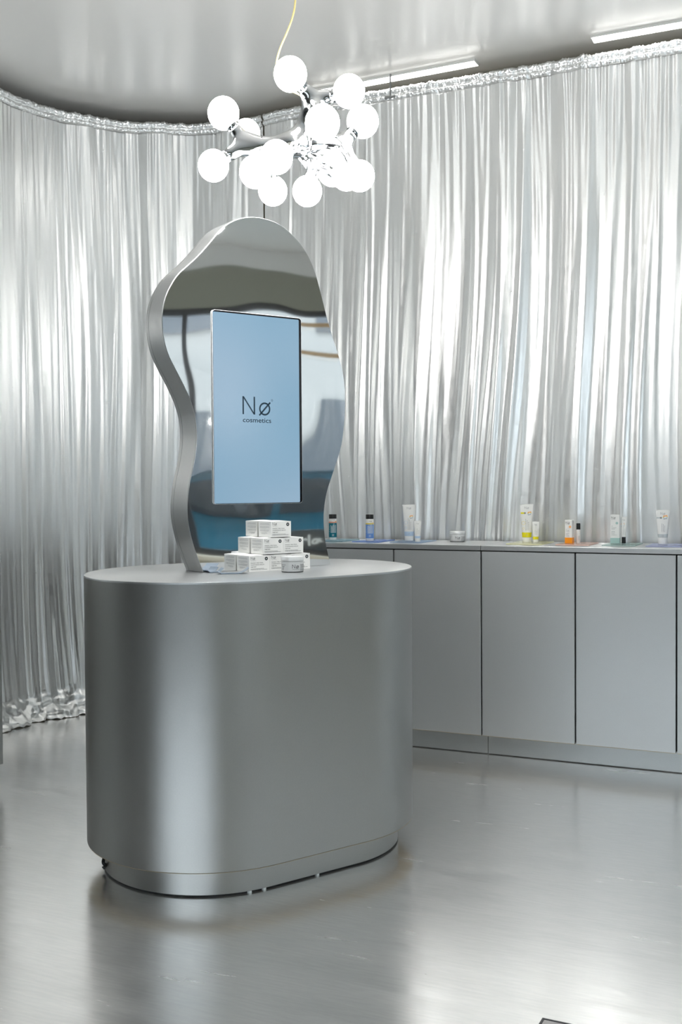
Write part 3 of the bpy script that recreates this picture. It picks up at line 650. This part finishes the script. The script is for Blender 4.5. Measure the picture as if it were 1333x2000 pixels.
def rainbow(parent, x, y, r, fn):
    for (m_, y0, y1) in (('peach', 0.28, 0.8), ('lemon', -0.12, 0.24), ('sky_band', -0.52, -0.16), ('ink_grey', -0.85, -0.56)):
        q = P2(); 
        w0 = math.sqrt(max(0, 1-((y0+y1)/2)**2)); q.poly([(x-r*w0, y+r*y0-0.12*r), (x+r*w0, y+r*y0+0.12*r), (x+r*w0, y+r*y1+0.12*r), (x-r*w0, y+r*y1-0.12*r)])
        q.build('badge_stripe', m_, parent, fn)
def bottle(px_s, n, R, H, body_m, band_m, label, cap=0.17, band=(0.70, 0.765), lab=(0.105, 0.70), logo_y=0.80):
    x, y, rz = toward(px_s, n); r = empty('cosmetic_bottle', (x, y, TB), rz); tag(r, label, 'bottle')
    v, f = lathe([(R*0.93, 0), (R, 0.003), (R, H*(1-cap)-0.004), (R*0.96, H*(1-cap))], 32); add('body', v, f, 'white_plastic', r, 40)
    v, f = lathe([(R*0.97, H*(1-cap)), (R*0.97, H-0.001), (R*0.93, H)], 32); add('cap', v, f, 'black_plastic', r, 40)
    v, f = lathe([(R+0.0003, H*lab[0]), (R+0.0003, H*lab[1])], 32, cap=False); sl = add('label_sleeve', v, f, body_m, r, 180)
    v, f = lathe([(R+0.0004, H*band[0]), (R+0.0004, H*band[1])], 32, cap=False); add('colour_band', v, f, band_m, r, 180)
    fn = cyl_map(R+0.0006, -math.pi/2)
    P2().logo(-0.004, H*logo_y, 0.008, 0.11).build('logo', 'ink_grey', r, fn)
    q = P2(); rng = random.Random(int(px_s*100)+50)
    for xx in np.arange(-R*0.55, R*0.8, 0.0032):
        y0 = H*0.28
        while y0 < H*(0.52+0.12*rng.random()): h_ = rng.uniform(0.002, 0.006); q.rect(xx, y0, xx+0.0017, y0+h_); y0 += h_+0.001
    q.line(-0.004, H*0.15, 0.006, H*0.23, 0.0014); q.line(-0.004, H*0.23, 0.006, H*0.15, 0.0014); q.ring(0.001, H*0.19, 0.003, 0.0042, 14)
    for yy in (0.33, 0.42, 0.5): q.disc(-R*1.05, H*yy, 0.0016, 8)
    q.build('label_print', 'print_white', sl, fn)
    rainbow(r, R*0.85, H*(logo_y-0.06), 0.0058, fn)
bottle(-0.8199, 0.131, 0.0197, 0.1265, 'teal', 'coral', 'teal labelled bottle with black cap next to the mirror edge', lab=(0.10, 0.66), band=(0.665, 0.715), logo_y=0.765)
bottle(-0.6050, 0.094, 0.0195, 0.1280, 'blue', 'lemon', 'blue labelled bottle with black cap right of the teal one', lab=(0.10, 0.62), band=(0.625, 0.675), logo_y=0.715, cap=0.17)

def tube_shape(wt, wb, dt, H, z0, n=24, rows=12):
    vs_ = []; fs_ = []
    for j in range(rows+1):
        t = j/rows; z = z0+(H-z0)*t; w = wb+(wt-wb)*t**0.9; d = dt*(1-t)**0.75+0.0016*t
        for i in range(n): a = 2*math.pi*i/n; vs_.append((w/2*math.cos(a), d/2*math.sin(a), z))
    for j in range(rows):
        for i in range(n): k = (i+1) % n; fs_.append((j*n+i, j*n+k, (j+1)*n+k, (j+1)*n+i))
    fs_.append(tuple(reversed(range(n)))); fs_.append(tuple(range(rows*n, (rows+1)*n)))
    return vs_, fs_
def squeeze_tube(s, n, wt, wb, H, band_m, label, cap_h, band_h, cap_m='white_plastic', cap_w=1.0, ring=None, pill=None, logo=0.011, rb=None, turn=0.0, base=None, details=True):
    x, y, rz = toward(s, n, turn); r = empty('squeeze_tube', (x, y, base or TB), rz); tag(r, label, 'tube')
    rad_ = wb/2*cap_w
    v, f = lathe([(rad_*0.97, 0), (rad_, 0.002), (rad_, cap_h-0.001), (rad_*0.98, cap_h)], 28); add('cap', v, f, cap_m, r, 40)
    bd = wb*0.92
    v, f = tube_shape(wt, wb, bd, H, cap_h+0.0006); add('body', v, f, 'white_plastic', r, 50)
    def surf(xx, yy):
        t = max(0, min(1, (yy-cap_h)/(H-cap_h))); w = wb+(wt-wb)*t**0.9; d = bd*(1-t)**0.75+0.0016*t
        return (xx, -d/2*math.sqrt(max(0, 1-(2*xx/w)**2))-0.0005, yy)
    if band_h:
        nn = 24; vs_ = []; fs_ = []
        for j in (0, 1, 2):
            z = cap_h+0.0008+band_h*j/2; t = (z-cap_h)/(H-cap_h); w = wb+(wt-wb)*t**0.9+0.0006; d = bd*(1-t)**0.75+0.0016*t+0.0006
            vs_ += [(w/2*math.cos(2*math.pi*i/nn), d/2*math.sin(2*math.pi*i/nn), z) for i in range(nn)]
        for j in (0, 1):
            for i in range(nn): k = (i+1) % nn; fs_.append((j*nn+i, j*nn+k, (j+1)*nn+k, (j+1)*nn+i))
        add('colour_band', vs_, fs_, band_m, r, 180)
    boxo('crimp', (-wt/2, wt/2, -0.0011, 0.0011, H-0.006, H+0.0004), 'white_plastic', r)
    lw = logo*1.83
    P2().logo(-lw/2, H-0.010-logo*1.1, logo, 0.10).build('logo', 'ink_grey', r, surf)
    q = P2(); rng = random.Random(int(1000*s)+99)
    hi = H*0.60
    for k, xx in enumerate(np.linspace(-wb*0.12, wb*0.18, 3 if details else 2)):
        y0 = cap_h+band_h+0.010
        while y0 < hi-0.006*k: h_ = rng.uniform(0.002, 0.006); q.rect(xx, y0, xx+wb*0.045, y0+h_); y0 += h_+0.0012
    q.build('label_print', 'ink_grey', r, surf)
    if details:
        q = P2().ring(0, cap_h+band_h*0.55, 0.0028, 0.0036, 14); q.build('band_mark', 'ink_grey', r, surf)
    if ring: P2().ring(-wb*0.36, H*0.50, 0.0075, 0.0086, 22).ring(-wb*0.36, H*0.36, 0.004, 0.005, 18).build('ring_print', ring, r, surf)
    if pill:
        P2().rect(-wt*0.44, H*0.745, -wt*0.16, H*0.785, 4).build('pill_print', pill, r, surf); P2().ring(-wt*0.13, H*0.765, 0.0016, 0.0040, 14).build('pill_mark', 'ink', r, surf)
    if rb: rainbow(r, wt*rb[0], H*rb[1], rb[2], surf)
squeeze_tube(-0.4333, 0.180, 0.0640, 0.0420, 0.174, 'sky_band', 'tall white tube with pale blue band on the worktop', 0.0215, 0.021, rb=(0.17, 0.66, 0.009), ring='sky_band')
squeeze_tube(-0.3519, 0.080, 0.0360, 0.0250, 0.100, 'sky_band', 'short white tube with pale blue band beside the tall blue-banded one', 0.0155, 0.011, logo=0.006, details=False)
squeeze_tube(0.1404, 0.218, 0.0625, 0.0420, 0.176, 'yellow', 'tall white tube with bright yellow band on the yellow tray', 0.0210, 0.0225, rb=(0.20, 0.76, 0.0095), ring='lemon', pill='yellow')
squeeze_tube(0.1918, 0.182, 0.0335, 0.0250, 0.096, 'yellow', 'short white tube with yellow band on the yellow tray', 0.0135, 0.0125, logo=0.006, details=False)
squeeze_tube(0.5854, 0.222, 0.0300, 0.0220, 0.1195, 'grey_band', 'slim white tube standing on a black cap beside the mint carton', 0.0285, 0.0, cap_m='black_plastic', cap_w=0.78, logo=0.006, rb=(-0.16, 0.70, 0.0085), details=False)
squeeze_tube(0.7548, 0.230, 0.0610, 0.0405, 0.1515, 'grey_band', 'white tube with grey band near the right edge of the photo', 0.0280, 0.0150, rb=(0.17, 0.785, 0.0105), pill='grey_band')

def tall_carton(s, n, w, d, H, band_m, band, label, dot, turn):
    x, y, rz = toward(s, n, turn); r = empty('tall_carton', (x, y, TB), rz); tag(r, label, 'carton')
    boxo('box', (-w/2, w/2, -d/2, d/2, 0, H), 'carton', r, 0.0008, 1)
    boxo('colour_band', (-w/2-0.0003, w/2+0.0003, -d/2-0.0003, d/2+0.0003, 0.0002, band), band_m, r)
    fn = lambda xx, yy: (xx, -d/2-0.0005, yy)
    P2().logo(-w/2+0.004, H-0.018, 0.010, 0.10).text('cosmetics', -w/2+0.004, H-0.0212, 0.0023, width=0.018).build('logo', 'ink', r, fn)
    P2().disc(w*0.22, H*0.71, 0.0058).build('badge', dot, r, fn)
    q = P2(); rng = random.Random(8)
    for k, yy in enumerate((0.60, 0.54, 0.50, 0.42, 0.38, 0.34, 0.29)): dashes(q, -w/2+0.005, -w/2+(0.012 if k == 0 else w-0.012), H*yy, 0.0016, rng)
    q.build('front_print', 'ink_grey', r, fn)
    P2().rect(-0.001, H*0.83, 0.0012, H*0.93).build('side_print', 'ink_grey', r, lambda xx, yy: (w/2+0.0005, xx, yy))
tall_carton(0.3545, 0.155, 0.0330, 0.030, 0.1060, 'orange', 0.0265, 'small white carton with orange base on the salmon tray', 'peach', -0.30)
tall_carton(0.5500, 0.210, 0.0400, 0.032, 0.1290, 'mint', 0.0250, 'tall white carton with mint base on the mint tray', 'mint', -0.12)
x, y, rz = toward(0.3870, 0.192); r = empty('roller_bottle', (x, y, TB), rz); tag(r, 'slim white roll-on with black cap beside the orange based carton', 'bottle')
v, f = lathe([(0.0088, 0), (0.0094, 0.001), (0.0094, 0.060), (0.0085, 0.0615)], 24); add('body', v, f, 'white_plastic', r, 40)
v, f = lathe([(0.0092, 0.0615), (0.0092, 0.0885), (0.0086, 0.090)], 24); add('cap', v, f, 'black_plastic', r, 40)
fn = cyl_map(0.0097, -math.pi/2); rainbow(r, 0.0, 0.047, 0.0085, fn)
q = P2(); [q.rect(0.001+0.003*k, 0.012, 0.002+0.003*k, 0.033) for k in range(2)]; q.build('label_print', 'ink_grey', r, fn)

# corner of a mat on the floor at the bottom edge of the photo
mt = boxo('floor_mat', (0.0, 0.6, -0.5, 0.0, 0.0005, 0.004), 'mat_grey', None, 0.001, 1); mt.location = (0.458, 2.440, 0); mt.rotation_euler = (0, 0, math.radians(-26)); tag(mt, 'corner of a thin grey floor mat at the bottom edge of the photo', 'mat')
bm = bmesh.new(); bbox(bm, -0.003, 0.603, 0.0, 0.005, 0.0005, 0.005); bbox(bm, -0.005, 0.0, -0.5, 0.005, 0.0005, 0.005); bmesh_obj('edging', bm, 'frame_dark', mt)

# ------------------------------------------------------------------ what the mirror sees: window bars, lettering, the street
for z, lab in ((2.62, 'upper thin oak bar across the shop window, seen in the mirror'), (2.36, 'lower thin oak bar across the shop window, seen in the mirror')):
    o = room_box('window_bar', S1-0.06, S1-0.03, -1.45, 0.3, z, z+0.035, 'oak'); tag(o, lab, 'bar')
let = empty('window_lettering', (K1[0], K1[1], 0), RUN_A); tag(let, 'white lettering on the shop window, seen reflected in the mirror', 'lettering')
P2().text("e'ti  rlø", 0, 0, 0.16, 0.004, width=0.62).build('letters', 'print_white', let, lambda x, y: (S1+0.045, -1.42+x, 0.70+y))
panel = room_box('window_panel', S1+0.14, S1+0.16, -1.30, 0.3, 0.66, 0.86, 'wall_dark'); tag(panel, 'dark film on the lower shop window behind the lettering, seen in the mirror', 'film')
structure(room_box('ground_street', S1+0.2, 40, -30, 25, -0.15, -0.04, 'asphalt'))
structure(room_box('ground_street_front', -30, S1+0.2, -40, N0-0.2, -0.15, -0.04, 'asphalt'))
def building(name, s0, s1, n0, n1, h, face, label, cols, rows):
    r = empty(name, (K1[0], K1[1], 0), RUN_A); tag(r, label, 'building')
    boxo('wall', (s0, s1, n0, n1, -0.15, h), 'render_wall', r)
    for i in range(cols):
        for j in range(rows):
            z0 = 0.9+j*3.0
            if face == 's':
                a = n0+(n1-n0)*(i+0.2)/cols; c = n0+(n1-n0)*(i+0.75)/cols; b_ = (s0-0.06, s0+0.02, a, c, z0, z0+1.7)
            else:
                a = s0+(s1-s0)*(i+0.2)/cols; c = s0+(s1-s0)*(i+0.75)/cols; b_ = (a, c, n1-0.02, n1+0.06, z0, z0+1.7)
            boxo('window', b_, 'far_window', r)
building('street_house', 15, 21, -14, 12, 9.2, 's', 'pale rendered house across the street, seen in the mirror', 8, 3)
building('street_house', -14, 16, -28, -22, 5.0, 'n', 'pale rendered house opposite the shop front behind the camera', 9, 2)

# parked teal car outside the right window
car = empty('parked_car', W(S1+2.2, -1.35, -0.04), RUN_A+math.pi/2); tag(car, 'teal car parked outside, seen as a blue band in the mirror', 'car')
prof = [(-2.05, 0.32), (-2.08, 0.62), (-2.0, 0.86), (-1.75, 0.95), (-1.15, 1.02), (-0.65, 1.38), (-0.2, 1.47), (0.6, 1.47), (1.15, 1.36), (1.65, 1.03), (1.95, 0.98), (2.08, 0.8), (2.1, 0.45), (2.02, 0.32)]
prof_s = [tuple(p) for p in catmull(prof, 3)]
n = len(prof_s); vs_ = []; fs_ = []
for (yy, k) in ((-0.82, 0.94), (-0.87, 1.0), (0.87, 1.0), (0.82, 0.94)):
    for (xx, zz) in prof_s: 
        lean = max(0, zz-0.95)*0.35*(1 if yy > 0 else -1)
        vs_.append((xx*(0.985 if k < 1 else 1), yy-lean, 0.32+(zz-0.32)*(0.985 if k < 1 else 1)))
for j in range(3):
    for i in range(n): q = (i+1) % n; fs_.append((j*n+i, j*n+q, (j+1)*n+q, (j+1)*n+i))
fs_.append(tuple(range(n))); fs_.append(tuple(reversed(range(3*n, 4*n))))
fixn(add('car_body', vs_, fs_, 'car_paint', car))
for sgn in (-1, 1):
    for w_ in ([(-0.98, 1.02), (-0.62, 1.33), (-0.2, 1.40), (0.1, 1.41), (0.1, 1.02)], [(0.18, 1.02), (0.18, 1.41), (0.6, 1.40), (1.08, 1.29), (1.4, 1.02)]):
        vs_ = [(a, sgn*(0.874-max(0, c-0.95)*0.33), c) for a, c in w_]+[(a, sgn*(0.84-max(0, c-0.95)*0.33), c) for a, c in w_]
        k = len(w_); fs_ = [tuple(range(k)), tuple(reversed(range(k, 2*k)))]+[(i, (i+1) % k, k+(i+1) % k, k+i) for i in range(k)]
        fixn(add('side_window', vs_, fs_, 'car_glass', car))
    for xx in (-1.3, 1.3):
        v, f = lathe([(0.20, -0.02), (0.31, -0.02), (0.33, 0.03), (0.33, 0.17), (0.31, 0.20)], 32)
        o = add('wheel', v, f, 'rubber', car, 40); o.location = (xx, sgn*0.70, 0.33); o.rotation_euler = (-sgn*math.pi/2, 0, 0)
        v, f = lathe([(0.19, 0.185), (0.17, 0.205), (0.05, 0.215)], 24); add('hub_cap', v, f, 'chrome', o, 40)
